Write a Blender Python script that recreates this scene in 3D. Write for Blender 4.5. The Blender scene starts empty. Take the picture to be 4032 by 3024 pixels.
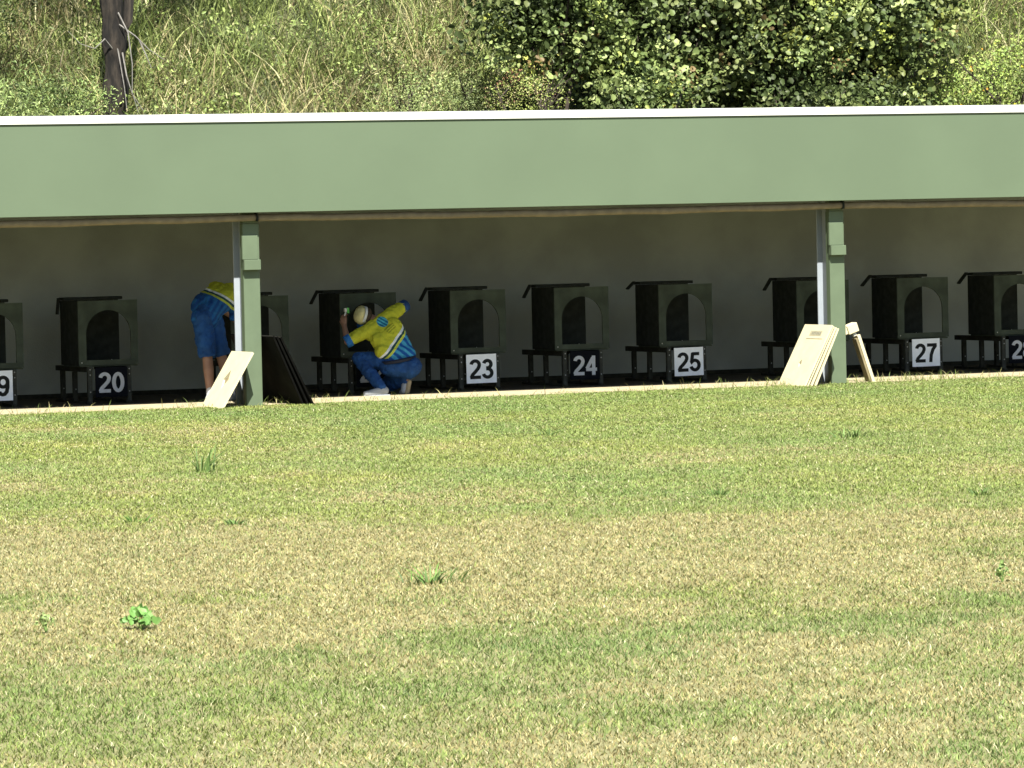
import bpy, bmesh, math, random
import numpy as np
from mathutils import Vector, Matrix
random.seed(7)
rng = np.random.default_rng(11)
C = bpy.context.scene.collection
R = math.radians

# ------------------------------------------------------------------ helpers
def linkobj(o, parent=None):
    C.objects.link(o)
    if parent is not None:
        o.parent = parent
    return o

def tag(o, label=None, cat=None, group=None, kind=None):
    if label: o['label'] = label
    if cat: o['category'] = cat
    if group: o['group'] = group
    if kind: o['kind'] = kind
    return o

def thing(name, loc, label, cat, group=None, rz=0):
    o = bpy.data.objects.new(name, None)
    o.empty_display_size = .1
    C.objects.link(o)
    o.location = loc
    o.rotation_euler = (0, 0, rz)
    return tag(o, label, cat, group)

def bm_obj(name, bm, m, parent=None, smooth=False, bevel=0):
    if bevel:
        bmesh.ops.bevel(bm, geom=list(bm.edges), offset=bevel, segments=1, affect='EDGES')
    bmesh.ops.recalc_face_normals(bm, faces=bm.faces)
    me = bpy.data.meshes.new(name)
    bm.to_mesh(me); bm.free()
    if smooth:
        me.polygons.foreach_set('use_smooth', [True] * len(me.polygons))
    me.materials.append(m)
    return linkobj(bpy.data.objects.new(name, me), parent)

def box(bm, x0, x1, y0, y1, z0, z1, M=None):
    vs = [Vector((x, y, z)) for x in (x0, x1) for y in (y0, y1) for z in (z0, z1)]
    if M is not None: vs = [M @ v for v in vs]
    v = [bm.verts.new(p) for p in vs]
    for f in ((0,1,3,2),(4,6,7,5),(0,4,5,1),(2,3,7,6),(0,2,6,4),(1,5,7,3)):
        bm.faces.new([v[i] for i in f])

def boxobj(name, x0, x1, y0, y1, z0, z1, m, parent=None, bevel=.002, M=None):
    bm = bmesh.new(); box(bm, x0, x1, y0, y1, z0, z1, M)
    return bm_obj(name, bm, m, parent, bevel=bevel)

def tube(bm, pts, rad, seg=8):
    pts = [Vector(p) for p in pts]
    rings = []
    for i, p in enumerate(pts):
        t = (pts[min(i+1, len(pts)-1)] - pts[max(i-1, 0)]).normalized()
        a = t.cross(Vector((0, 0, 1)) if abs(t.z) < .9 else Vector((1, 0, 0))).normalized()
        b = t.cross(a)
        r = rad[i] if hasattr(rad, '__len__') else rad
        rings.append([bm.verts.new(p + (a*math.cos(k*2*math.pi/seg) + b*math.sin(k*2*math.pi/seg))*r) for k in range(seg)])
    for i in range(len(rings)-1):
        for k in range(seg):
            bm.faces.new((rings[i][k], rings[i][(k+1) % seg], rings[i+1][(k+1) % seg], rings[i+1][k]))
    bm.faces.new(rings[0][::-1]); bm.faces.new(rings[-1])

# ------------------------------------------------------------------ materials
def mat(name, col, rough=.7, var=.1, scale=6, bump=0, bscale=40, spec=.3, col2=None, thr=(.4, .65)):
    m = bpy.data.materials.new(name); m.use_nodes = True
    nt = m.node_tree; N = nt.nodes; L = nt.links
    b = N['Principled BSDF']
    b.inputs['Roughness'].default_value = rough
    b.inputs['Specular IOR Level'].default_value = spec
    tc = N.new('ShaderNodeTexCoord')
    n = N.new('ShaderNodeTexNoise'); n.inputs['Scale'].default_value = scale; n.inputs['Detail'].default_value = 6
    L.new(tc.outputs['Object'], n.inputs['Vector'])
    rp = N.new('ShaderNodeValToRGB')
    rp.color_ramp.elements[0].position = thr[0]; rp.color_ramp.elements[1].position = thr[1]
    c2 = col2 if col2 else tuple(min(1, c*(1+var)) for c in col)
    c1 = col if col2 else tuple(c*(1-var) for c in col)
    rp.color_ramp.elements[0].color = (*c1, 1); rp.color_ramp.elements[1].color = (*c2, 1)
    L.new(n.outputs['Fac'], rp.inputs['Fac']); L.new(rp.outputs['Color'], b.inputs['Base Color'])
    if bump:
        n2 = N.new('ShaderNodeTexNoise'); n2.inputs['Scale'].default_value = bscale; n2.inputs['Detail'].default_value = 5
        L.new(tc.outputs['Object'], n2.inputs['Vector'])
        bp = N.new('ShaderNodeBump'); bp.inputs['Strength'].default_value = bump; bp.inputs['Distance'].default_value = .02
        L.new(n2.outputs['Fac'], bp.inputs['Height']); L.new(bp.outputs['Normal'], b.inputs['Normal'])
    return m

def attr_mat(name, rough=.6, trans=.25, spec=.3):
    m = bpy.data.materials.new(name); m.use_nodes = True
    nt = m.node_tree; N = nt.nodes; L = nt.links
    b = N['Principled BSDF']; b.inputs['Roughness'].default_value = rough
    b.inputs['Specular IOR Level'].default_value = spec
    a = N.new('ShaderNodeAttribute'); a.attribute_name = 'Col'
    L.new(a.outputs['Color'], b.inputs['Base Color'])
    t = N.new('ShaderNodeBsdfTranslucent'); L.new(a.outputs['Color'], t.inputs['Color'])
    mx = N.new('ShaderNodeMixShader'); mx.inputs[0].default_value = trans
    L.new(b.outputs[0], mx.inputs[1]); L.new(t.outputs[0], mx.inputs[2])
    L.new(mx.outputs[0], N['Material Output'].inputs['Surface'])
    return m

M_green = mat('green_paint', (.0825, .1115, .0690), .55, .035, .9, bump=.03, bscale=25, spec=.3)
M_greend = mat('green_post_paint', (.082, .110, .067), .5, .05, 5)
M_whitecap = mat('white_flashing', (.50, .50, .46), .4, .02, 3)
M_wall = mat('grey_fibre_cement', (.335, .355, .33), .9, .12, 1.4, bump=.15, bscale=60, spec=.1)
M_ceil = mat('ceiling_olive', (.16, .16, .08), .9, .1, 2)
M_roof = mat('roof_sheet', (.22, .24, .22), .5, .05, 2)
M_white = mat('white_steel', (.24, .265, .29), .4, .04, 8)
M_blind = mat('tan_canvas', (.20, .16, .105), .9, .12, 9, bump=.3, bscale=30)
M_black = mat('black_rubber', (.022, .025, .022), .9, .2, 12, spec=.05)
M_dark = mat('dark_timber', (.033, .034, .026), .9, .25, 14, spec=.08, bump=.2)
M_olive = mat('olive_paint', (.044, .055, .043), .85, .22, 5, spec=.1, bump=.1, bscale=50)
M_olive_in = mat('olive_leg_paint', (.030, .033, .026), .75, .2, 20)
M_bolt = mat('galvanised_bolt', (.35, .36, .34), .4, .05, 20)
M_signw = mat('white_sign', (.80, .84, .90), .5, .04, 12)
M_signb = mat('black_sign', (.006, .007, .010), .9, .1, 12, spec=.04)
M_numw = mat('white_number', (.80, .84, .90), .5, .03, 20)
M_numb = mat('black_number', (.010, .014, .016), .5, .03, 20)
M_cream = mat('cream_board', (.44, .40, .265), .75, .05, 7, bump=.1, bscale=60)
M_creamd = mat('tan_board_edge', (.17, .14, .075), .8, .15, 15)
M_gap = mat('board_shadow_lining', (.05, .045, .03), .9, .1, 9)
M_edge = mat('black_panel_edge', (.0035, .0035, .003), .95, .2, 9, spec=.02)
M_panel = mat('dark_panel', (.012, .012, .010), .9, .25, 6, spec=.05)
M_skin = mat('skin', (.27, .155, .11), .55, .08, 12)
M_hair = mat('grey_brown_hair', (.05, .035, .022), .8, .3, 60)
M_shoe = mat('white_shoe', (.28, .30, .33), .6, .05, 20)
M_shoe_g = mat('grey_shoe', (.20, .22, .25), .7, .1, 20)
M_sole = mat('tan_shoe_sole', (.30, .24, .15), .8, .15, 30)
M_sock = mat('white_sock', (.45, .46, .50), .9, .05, 40)
M_trouser = mat('blue_trousers', (.008, .048, .17), .85, .18, 9, bump=.5, bscale=14)
M_short = mat('blue_shorts', (.008, .052, .18), .85, .18, 9, bump=.5, bscale=14)
M_belt = mat('dark_belt', (.008, .012, .03), .7, .1, 9)
M_cuff = mat('blue_cuff', (.02, .14, .42), .85, .3, 12)
M_cap = mat('cream_cap', (.50, .47, .25), .85, .08, 20, bump=.3, bscale=40)
M_capband = mat('white_cap_band', (.55, .58, .62), .8, .03, 20)
M_dot = mat('grey_patch', (.35, .42, .50), .8, .05, 20)
M_item = mat('white_marker', (.60, .62, .62), .5, .03, 20)
M_itemg = mat('green_tape', (.12, .50, .10), .5, .03, 20)
M_soil = mat('lawn_soil', (.14, .14, .06), .95, 0, 5, bump=.6, bscale=30, col2=(.19, .175, .085))
M_apron = mat('pale_concrete', (.31, .265, .17), .95, .14, 6, bump=.5, bscale=50)
M_floor = mat('dark_brown_floor', (.045, .038, .024), .95, .25, 5, bump=.4, bscale=40)  # inner floor sheet, a much darker brown than the pavement
M_hill = mat('hill_soil', (.035, .045, .018), .95, 0, 2, bump=.6, bscale=8, col2=(.08, .075, .035))
M_blade = attr_mat('grass_blades', .6, .25)
M_leaf = attr_mat('leaves', .5, .22, .25)
M_bark = mat('dark_bark', (.007, .006, .005), .95, 0, 7, bump=1.0, bscale=14, col2=(.030, .024, .018))
M_twig = mat('dead_pale_wood', (.17, .16, .145), .9, .2, 20)
M_gstem = mat('green_stem', (.12, .20, .05), .8, .1, 20)
M_stem = mat('brown_stem', (.05, .04, .03), .9, .2, 20)
# bark: stretch noise along the trunk
for n in list(M_bark.node_tree.nodes):
    if n.type == 'TEX_NOISE':
        mp = M_bark.node_tree.nodes.new('ShaderNodeMapping'); mp.inputs['Scale'].default_value = (2.2, 2.2, .45)
        l = n.inputs['Vector'].links[0]; s = l.from_socket
        M_bark.node_tree.links.new(s, mp.inputs['Vector']); M_bark.node_tree.links.new(mp.outputs[0], n.inputs['Vector'])

def shirt_mat(name, p0, axis, streak_dir, logo=None, dim=1.0, sc1=(.010, .07, .27), sc2=(.05, .27, .46)):
    """printed sports shirt: yellow top, white / navy / lime bands, blue streaked hem (object coordinates)."""
    m = bpy.data.materials.new(name); m.use_nodes = True
    nt = m.node_tree; N = nt.nodes; L = nt.links
    b = N['Principled BSDF']; b.inputs['Roughness'].default_value = .85; b.inputs['Specular IOR Level'].default_value = .15
    tc = N.new('ShaderNodeTexCoord')
    def vm(op, a, bb):
        n = N.new('ShaderNodeVectorMath'); n.operation = op
        for i, v in enumerate((a, bb)):
            if isinstance(v, tuple): n.inputs[i].default_value = v
            else: L.new(v, n.inputs[i])
        return n
    def mm(op, a, bb=0.0):
        n = N.new('ShaderNodeMath'); n.operation = op
        for i, v in enumerate((a, bb)):
            if isinstance(v, (int, float)): n.inputs[i].default_value = v
            else: L.new(v, n.inputs[i])
        return n.outputs[0]
    P = tc.outputs['Object']
    sub = vm('SUBTRACT', P, tuple(p0)).outputs[0]
    ax = Vector(axis).normalized()
    d = vm('DOT_PRODUCT', sub, tuple(ax)).outputs['Value']
    fac = mm('MULTIPLY_ADD', d, 2.0); fac.node.inputs[2].default_value = .5      # d -.25..+.25 -> 0..1
    rp = N.new('ShaderNodeValToRGB'); rp.color_ramp.interpolation = 'CONSTANT'
    e = rp.color_ramp.elements
    Y = tuple(c*dim for c in (.40, .42, .035)); W = tuple(c*dim for c in (.62, .66, .70))
    Nv = tuple(c*dim for c in (.02, .06, .07)); Lm = tuple(c*dim for c in (.42, .48, .07)); B = tuple(c*dim for c in (.02, .16, .42))
    e[0].position = 0; e[0].color = (*Y, 1); e[1].position = .5; e[1].color = (*W, 1)
    for ps, c in ((.546, Nv), (.592, Lm), (.644, B)):
        x = e.new(ps); x.color = (*c, 1)
    L.new(fac, rp.inputs['Fac'])
    # blue streaks
    st = vm('DOT_PRODUCT', P, tuple(streak_dir)).outputs['Value']
    nz = N.new('ShaderNodeTexNoise'); nz.inputs['Scale'].default_value = 5; L.new(P, nz.inputs['Vector'])
    s1 = mm('MULTIPLY_ADD', nz.outputs['Fac'], 9.0); L.new(mm('MULTIPLY', st, 105.0), s1.node.inputs[2])
    sn = mm('SINE', s1)
    r2 = N.new('ShaderNodeValToRGB'); r2.color_ramp.elements[0].position = .25; r2.color_ramp.elements[1].position = .75
    r2.color_ramp.elements[0].color = (*sc1, 1); r2.color_ramp.elements[1].color = (*sc2, 1)
    L.new(mm('MULTIPLY_ADD', sn, .5), r2.inputs['Fac']); r2.inputs['Fac'].links[0].from_socket.node.inputs[2].default_value = .5
    def mix(f, a, bb):
        n = N.new('ShaderNodeMix'); n.data_type = 'RGBA'
        L.new(f, n.inputs[0])
        for i, v in ((6, a), (7, bb)):
            if isinstance(v, tuple): n.inputs[i].default_value = (*v, 1)
            else: L.new(v, n.inputs[i])
        return n.outputs[2]
    out = mix(mm('GREATER_THAN', d, .072), rp.outputs['Color'], r2.outputs['Color'])
    if logo:
        (lx, lz), (tx, tz), ymax = logo
        sx = N.new('ShaderNodeSeparateXYZ'); L.new(P, sx.inputs[0])
        X, Yc, Z = sx.outputs
        back = mm('LESS_THAN', Yc, ymax)
        dx = mm('SUBTRACT', X, lx); dz = mm('SUBTRACT', Z, lz)
        rr = mm('SQRT', mm('ADD', mm('MULTIPLY', dx, dx), mm('MULTIPLY', dz, dz)))
        disc = mm('MULTIPLY', mm('LESS_THAN', rr, .055), back)
        wv = mm('GREATER_THAN', mm('SINE', mm('ADD', mm('MULTIPLY', dx, 110), mm('MULTIPLY', dz, 160))), .1)
        c1 = mix(wv, (.015, .12, .24), (.07, .36, .48))
        out = mix(disc, out, c1)
        # slanted block of small olive lettering below the emblem
        u0 = (.80, -.60 * -1)
        ux = mm('ADD', mm('MULTIPLY', mm('SUBTRACT', X, tx), .78), mm('MULTIPLY', mm('SUBTRACT', Z, tz), .62))
        uz = mm('ADD', mm('MULTIPLY', mm('SUBTRACT', X, tx), -.62), mm('MULTIPLY', mm('SUBTRACT', Z, tz), .78))
        inb = mm('MULTIPLY', mm('LESS_THAN', mm('ABSOLUTE', ux), .058), mm('LESS_THAN', mm('ABSOLUTE', uz), .034))
        ln = mm('GREATER_THAN', mm('SINE', mm('MULTIPLY', uz, 270)), -.2)
        lt = mm('GREATER_THAN', mm('SINE', mm('ADD', mm('MULTIPLY', ux, 520), mm('MULTIPLY', uz, 190))), -.55)
        out = mix(mm('MULTIPLY', mm('MULTIPLY', inb, back), mm('MULTIPLY', ln, lt)), out, (.16, .17, .02))
    L.new(out, b.inputs['Base Color'])
    n2 = N.new('ShaderNodeTexNoise'); n2.inputs['Scale'].default_value = 13; n2.inputs['Detail'].default_value = 3; L.new(P, n2.inputs['Vector'])
    bp = N.new('ShaderNodeBump'); bp.inputs['Strength'].default_value = .6; bp.inputs['Distance'].default_value = .02
    L.new(n2.outputs['Fac'], bp.inputs['Height']); L.new(bp.outputs['Normal'], b.inputs['Normal'])
    return m

# ------------------------------------------------------------------ numpy noise
_perm = rng.random((256, 256))
def vnoise(x, y):
    xi = np.floor(x).astype(int); yi = np.floor(y).astype(int)
    fx = x - xi; fy = y - yi
    fx = fx*fx*(3-2*fx); fy = fy*fy*(3-2*fy)
    g = lambda a, b: _perm[a & 255, b & 255]
    return (g(xi, yi)*(1-fx) + g(xi+1, yi)*fx)*(1-fy) + (g(xi, yi+1)*(1-fx) + g(xi+1, yi+1)*fx)*fy
def fbm(x, y, o=4):
    s = 0; a = .5; t = 0
    for i in range(o):
        s = s + a*vnoise(x*2**i + 17*i, y*2**i + 5*i); t += a; a *= .55
    return s/t

def np_mesh(name, V, F, col, m, parent=None, loc=None):
    """V (n,3), F (m,k) all same size, col (n,3)"""
    me = bpy.data.meshes.new(name)
    me.vertices.add(len(V)); me.vertices.foreach_set('co', V.astype(np.float32).ravel())
    k = F.shape[1]
    me.loops.add(F.size); me.loops.foreach_set('vertex_index', F.astype(np.int32).ravel())
    me.polygons.add(len(F)); me.polygons.foreach_set('loop_start', np.arange(0, F.size, k, dtype=np.int32))
    me.update(calc_edges=True)
    ca = me.color_attributes.new('Col', 'FLOAT_COLOR', 'POINT')
    c4 = np.ones((len(V), 4), np.float32); c4[:, :3] = np.asarray(col)*.63
    ca.data.foreach_set('color', c4.ravel())
    me.materials.append(m)
    return linkobj(bpy.data.objects.new(name, me), parent)

def unit(a): return a/np.maximum(1e-9, np.linalg.norm(a, axis=1, keepdims=True))

def blades(base, h, w, lean, col, segs=3, droop=.5, az=None):
    """curved tapering blades; base (n,3), h,w,lean (n,), col (n,3)"""
    n = len(base)
    if az is None: az = rng.random(n)*2*np.pi
    d = np.stack([np.cos(az), np.sin(az), 0*az], 1)
    fa = az + np.pi/2 + rng.normal(0, .9, n)
    s = np.stack([np.cos(fa), np.sin(fa), 0*fa], 1)
    V = np.zeros((n, segs*2+1, 3)); 
    for i in range(segs):
        t = i/segs
        p = base + d*(lean*h*(t**1.6))[:, None] + np.array([0, 0, 1])*(h*(t - droop*lean*t*t*.6))[:, None]
        ww = (w*(1-.75*t))[:, None]*.5
        V[:, 2*i] = p - s*ww; V[:, 2*i+1] = p + s*ww
    V[:, -1] = base + d*(lean*h)[:, None] + np.array([0, 0, 1])*(h*(1 - droop*lean*.6))[:, None]
    idx = np.arange(n)[:, None]*(segs*2+1)
    T = []
    for i in range(segs-1):
        a = idx + 2*i
        T.append(np.hstack([a, a+1, a+3])); T.append(np.hstack([a, a+3, a+2]))
    a = idx + 2*(segs-1)
    T.append(np.hstack([a, a+1, a+2]))
    F = np.vstack(T)
    cc = np.repeat(col[:, None, :], segs*2+1, axis=1)
    return V.reshape(-1, 3), F, cc.reshape(-1, 3)

def leaves(cen, size, col, upb=.5, front=.25, aspect=.75):
    n = len(cen)
    nr = unit(rng.normal(0, 1, (n, 3)) + np.array([0, -front, upb])*1.6)
    t = unit(np.cross(nr, rng.normal(0, 1, (n, 3)))); b = np.cross(nr, t)
    s = size[:, None]
    prof = [(-.5, 0), (-.25, .36), (.15, .40), (.5, 0), (.15, -.40), (-.25, -.36)]
    V = np.zeros((n, 6, 3))
    for i, (u, v) in enumerate(prof):
        V[:, i] = cen + t*s*u + b*s*v*aspect*1.2 + nr*s*(.10 if v else -.05)
    idx = np.arange(n)[:, None]*6
    F = np.vstack([np.hstack([idx, idx+1, idx+2, idx+3]), np.hstack([idx, idx+3, idx+4, idx+5])])
    return V.reshape(-1, 3), F, np.repeat(col[:, None, :], 6, axis=1).reshape(-1, 3)

def palette(n, cols, w, jit=.2):
    cols = np.array(cols); w = np.array(w, float); w /= w.sum()
    k = rng.choice(len(cols), n, p=w)
    return cols[k]*(1 + rng.normal(0, jit, (n, 1))).clip(.4, 1.8)

# ------------------------------------------------------------------ camera, light
F_PX, YAW, PIT, ROL = 10163.9, .4074, .0345, -.0217
CX, CY, H = -16.4743, -45.0, 1.8202
cam_d = bpy.data.cameras.new('camera'); cam = linkobj(bpy.data.objects.new('camera', cam_d))
fw = Vector((math.sin(YAW)*math.cos(PIT), math.cos(YAW)*math.cos(PIT), -math.sin(PIT)))
r0 = Vector((math.cos(YAW), -math.sin(YAW), 0)); u0 = r0.cross(fw)
r2 = r0*math.cos(ROL) + u0*math.sin(ROL); u2 = -r0*math.sin(ROL) + u0*math.cos(ROL)
cam.matrix_world = Matrix(((r2.x, u2.x, -fw.x, CX), (r2.y, u2.y, -fw.y, CY), (r2.z, u2.z, -fw.z, H), (0, 0, 0, 1)))
cam_d.sensor_width = 36; cam_d.lens = 36*F_PX/2212
cam_d.clip_start = .5; cam_d.clip_end = 1500
sc = bpy.context.scene; sc.camera = cam
sc.render.resolution_x = 1024; sc.render.resolution_y = 768

Ldir = Vector((.22, .72, -1.0)).normalized()
sun_d = bpy.data.lights.new('sun', 'SUN'); sun = linkobj(bpy.data.objects.new('sun', sun_d))
sun_d.energy = 5.0; sun_d.angle = R(.53); sun_d.color = (1, .965, .88)
sun.rotation_euler = Ldir.to_track_quat('-Z', 'Y').to_euler()
W = bpy.data.worlds.new('World'); sc.world = W; W.use_nodes = True
nt = W.node_tree
sky = nt.nodes.new('ShaderNodeTexSky'); sky.sky_type = 'NISHITA'; sky.sun_disc = False
sky.sun_elevation = math.asin(-Ldir.z); sky.sun_rotation = math.atan2(-Ldir.x, -Ldir.y)
nt.links.new(sky.outputs[0], nt.nodes['Background'].inputs[0]); nt.nodes['Background'].inputs[1].default_value = .05
sc.view_settings.view_transform = 'Standard'; sc.view_settings.look = 'None'
sc.view_settings.exposure = 1.7; sc.view_settings.gamma = 1

# ------------------------------------------------------------------ ground
bm = bmesh.new()
v = [bm.verts.new(p) for p in ((-250, -150, 0), (300, -150, 0), (300, 250, 0), (-250, 250, 0))]
bm.faces.new(v)
tag(bm_obj('ground', bm, M_soil), kind='structure')
# concrete apron: thin slab with wavy overgrown front edge
bm = bmesh.new()
xs = np.arange(-12, 28, .25)
fr = .08 + .08*(fbm(xs*.9, xs*0) - .5)*2
top, bot = [], []
for x, y in zip(xs, fr):
    top.append((bm.verts.new((x, y, .012)), bm.verts.new((x, 1.46, .012)))); bot.append(bm.verts.new((x, y, -.03)))
for i in range(len(xs)-1):
    bm.faces.new((top[i][0], top[i+1][0], top[i+1][1], top[i][1])); bm.faces.new((top[i][0], bot[i], bot[i+1], top[i+1][0]))
tag(bm_obj('pavement', bm, M_apron), kind='structure')
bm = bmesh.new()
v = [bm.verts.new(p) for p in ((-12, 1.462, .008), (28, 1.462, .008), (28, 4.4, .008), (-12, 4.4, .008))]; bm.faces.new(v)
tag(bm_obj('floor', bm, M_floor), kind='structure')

# lawn blades --------------------------------------------------------------
def lawn():
    Bs, hs, ws = [], [], []
    for (y0, y1, dens, w, h) in ((-34, -26, 4200, .0050, .024), (-26, -18, 3300, .0055, .023), (-18, -9, 2600, .0070, .020), (-9, .42, 2400, .0085, .018)):
        yc = (y0+y1)/2
        xl = lambda y: CX + (y-CY)*math.tan(YAW-.109) - .7
        xr = lambda y: CX + (y-CY)*math.tan(YAW+.109) + .7
        area = (xr(yc)-xl(yc))*(y1-y0); n = int(area*dens)
        y = y0 + rng.random(n)*(y1-y0); a = xl(y); b = xr(y); x = a + rng.random(n)*(b-a)
        k = np.ones(n, bool)
        edge = .24 + .16*(fbm(x*.9, x*0) - .5)*2 + .26*(fbm(x*5, y*0+3) - .5)*2 + .10*(rng.random(len(x))-.5)
        k &= y < edge
        x, y = x[k], y[k]; n = len(x)
        Bs.append(np.stack([x, y, 0*x], 1)); hs.append(h*(.55+.9*rng.random(n))); ws.append(w*(.7+.6*rng.random(n)))
    B = np.vstack(Bs); h = np.hstack(hs); w = np.hstack(ws); n = len(B)
    x, y = B[:, 0], B[:, 1]
    # real wear pattern of the lawn: greener near the shelter, strawy in the middle, mixed near the viewer
    # (coordinates rotated so the patches lie across the view as bands in the field)
    u = x*.92 - y*.39; vv = y*.92 + x*.39
    big = fbm(u*.50+3, vv*.42+9, 4); mid = fbm(u*1.9+1, vv*1.5+4, 3); sml = fbm(x*9, y*5, 3)
    base = np.interp(vv, [-33.5, -31.5, -30, -29, -28.3, -27.3, -25.8, -23.0, -19.9, -18.9, -17, -12, -6, -1], [.52, .50, .38, .32, .36, .58, .72, .88, .90, .34, .16, .12, .02, -.15])
    s = base + (big-.5)*1.6 + (mid-.5)*1.2 + (sml-.5)*.6
    # worn (+) and lush (-) patches of the lawn: centre, radii, strength, in the field's own axes
    wob = (fbm(u*3.1+8, vv*2.2, 2)-.5)*1.3; wob2 = (fbm(u*2.7+80, vv*2.0+4, 2)-.5)*1.3
    for pu, pv, ru, rv, st in [(0.14, -24.69, 0.28, 0.73, -1), (1.14, -24.69, 0.37, 0.64, -0.9), (2.67, -27.5, 0.4, 0.63, -1.6), (3.84, -26.87, 0.45, 0.53, -1.2), (4.64, -25.93, 0.23, 0.78, -1.5), (1.01, -30.46, 0.57, 0.9, -1.3), (1.94, -29.64, 0.47, 0.4, -1.1), (2.13, -31.16, 0.36, 0.45, -0.6), (4.01, -29.56, 0.46, 0.36, -0.8), (3.25, -30.61, 0.34, 0.4, -0.7), (4.07, -32.26, 0.2, 0.4, -1.2), (-0.43, -1.76, 2.44, 1.61, -1.6), (4.16, -8.5, 1.9, 1.51, -0.5), (4.33, -17.76, 0.87, 1.48, -0.8), (1.39, -22.4, 1.06, 0.7, 1.2), (3.47, -23.53, 0.99, 0.83, 1.3), (0.67, -26.04, 0.57, 0.77, 1.2), (2.07, -26.03, 0.54, 0.52, 0.8), (3.46, -21.02, 1.3, 1.17, 0.8), (3.2, -29.56, 0.39, 0.44, 1.0), (1.08, -28.89, 0.23, 0.35, 0.8), (2.87, -31.46, 0.56, 0.38, 0.9), (3.77, -31.35, 0.32, 0.3, 0.8), (-0.38, -19.33, 0.41, 1.32, 0.9), (3.46, -28.03, 0.39, 0.43, 0.8), (1.66, -31.51, 0.2, 0.29, 0.6)]:
        s = s + .62*st*np.exp(-(((u-pu)/ru+wob)**2 + ((vv-pv)/rv+wob2)**2)*.8)
    far = np.clip((vv+22.5)/6, 0, 1)
    s = s - far*.0
    p = 1/(1+np.exp(-(s-.5)*7))
    dry = rng.random(n) < p*.84 + .03
    straw = .95*palette(n, [(.44, .375, .155), (.52, .46, .22), (.37, .315, .13), (.62, .56, .32), (.26, .215, .09)], [4, 3, 2.6, .8, .8], .10)
    g1 = palette(n, [(.205, .265, .078), (.255, .315, .095), (.16, .215, .060), (.33, .38, .13), (.10, .145, .045)], [4, 4, 2.2, 1.5, .5], .10)
    tint = fbm(u*.8+40, vv*.5+7, 3)[:, None]
    lush = np.clip((.25-s)*1.6, 0, 1)[:, None]
    g1 = g1*np.array([1.0, 1.01, .90])*(1-lush*np.array([.20, .10, .18]))*(1 + far[:, None]*np.array([.28, .20, .20])) * (1 + (tint-.5)*np.array([.5, .2, 0]))
    col = np.where(dry[:, None], straw, g1)
    cl = fbm(u*26, vv*13, 2); cl2 = vnoise(u*60+9, vv*26)
    amp = 1 - .45*np.clip((vv+21)/6, 0, 1)*(1-.3*far)
    col = col*(1 + ((cl-.5)*.85 + (cl2-.5)*.35)*amp)[:, None]*1.0
    sp = rng.random(n) < .025
    col[sp] = np.array([.70, .66, .40])
    h = h*(1 + .5*(fbm(x*3, y*3, 2)-.5)) * (1 - .25*dry)
    lean = .45 + .95*rng.random(n)
    V, F, cc = blades(B, h, w, lean, col.clip(0, .8), segs=2)
    V[:, 2] += .001
    o = np_mesh('lawn_grass', V, F, cc, M_blade)
    tag(o, 'short mown lawn, green near the shelter and straw coloured in worn patches', 'grass', kind='stuff')
lawn()

# taller fringe grass along the pavement edge
def fringe():
    n = 5200
    x = -6 + rng.random(n)*20; d = fbm(x*1.3, x*0+8, 3)
    boost = np.exp(-((x-5.9)/1.1)**2) + .9*np.exp(-((x-8.2)/.9)**2) + .35
    k = rng.random(n) < (d*1.2)**2*boost*1.3
    x = x[k]; n = len(x)
    y = .13 + rng.normal(0, .10, n)
    V, F, cc = blades(np.stack([x, y, 0*x], 1), .04+.11*rng.random(n)**1.8, .006+.004*rng.random(n), .3+.8*rng.random(n),
                      palette(n, [(.42, .40, .16), (.20, .28, .07), (.5, .44, .22)], [2, 3, 1]), segs=3)
    # a few wisps growing through the shaded apron joints
    tag(np_mesh('edge_grass', V, F, cc, M_blade), 'wispy uncut grass along the edge of the pale pavement', 'grass', kind='stuff')
fringe()

# weeds on the lawn ---------------------------------------------------------
def blade_weed(name, x, y, n, h, spread, w, cols, label, leanr=(.3, 1.1), group=None):
    b = np.stack([rng.normal(0, spread*.17, n), rng.normal(0, spread*.17, n), np.zeros(n)], 1)
    az = np.arctan2(b[:, 1], b[:, 0]) + rng.normal(0, .5, n)
    V, F, cc = blades(b, h*(.5+.6*rng.random(n)), w*(.8+.5*rng.random(n)), leanr[0]+(leanr[1]*1.25-leanr[0])*rng.random(n), palette(n, cols, [1]*len(cols), .12), segs=4, az=az)
    o = np_mesh(name, V, F, cc, M_blade); o.location = (x, y, 0)
    return tag(o, label, 'weed', group)
G1 = [(.11, .19, .05), (.15, .25, .065), (.20, .31, .085)]
G2 = [(.16, .34, .06), (.22, .42, .08)]
blade_weed('grass_weed', -4.72, -11.9, 22, .24, .26, .016, G1, 'tall spiky dark green weed on the lawn below the left post', (.1, .9), 'weeds growing in the lawn')
blade_weed('grass_weed', -7.45, -23.0, 60, .12, .50, .009, G1+G2[:1], 'wide tuft of bright green blades on dry straw turf, middle of the lawn', (.4, 1.3), 'weeds growing in the lawn')
blade_weed('grass_weed', -.44, -8.6, 12, .12, .2, .014, G1, 'small flat spiky weed on the green turf below the stand numbered 24', (.6, 1.5), 'weeds growing in the lawn')
blade_weed('grass_weed', 1.25, -10.9, 26, .12, .50, .014, G1, 'spreading dark weed on the lawn below the right post', (.5, 1.4), 'weeds growing in the lawn')
blade_weed('grass_weed', -3.07, -17.3, 44, .08, .18, .010, G1, 'low green tuft on the border of green and dry turf, right of centre', (.4, 1.3), 'weeds growing in the lawn')
blade_weed('grass_weed', -1.78, -18.5, 36, .07, .26, .012, G1, 'low ragged tuft near the right margin of the lawn', (.4, 1.3), 'weeds growing in the lawn')
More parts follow.
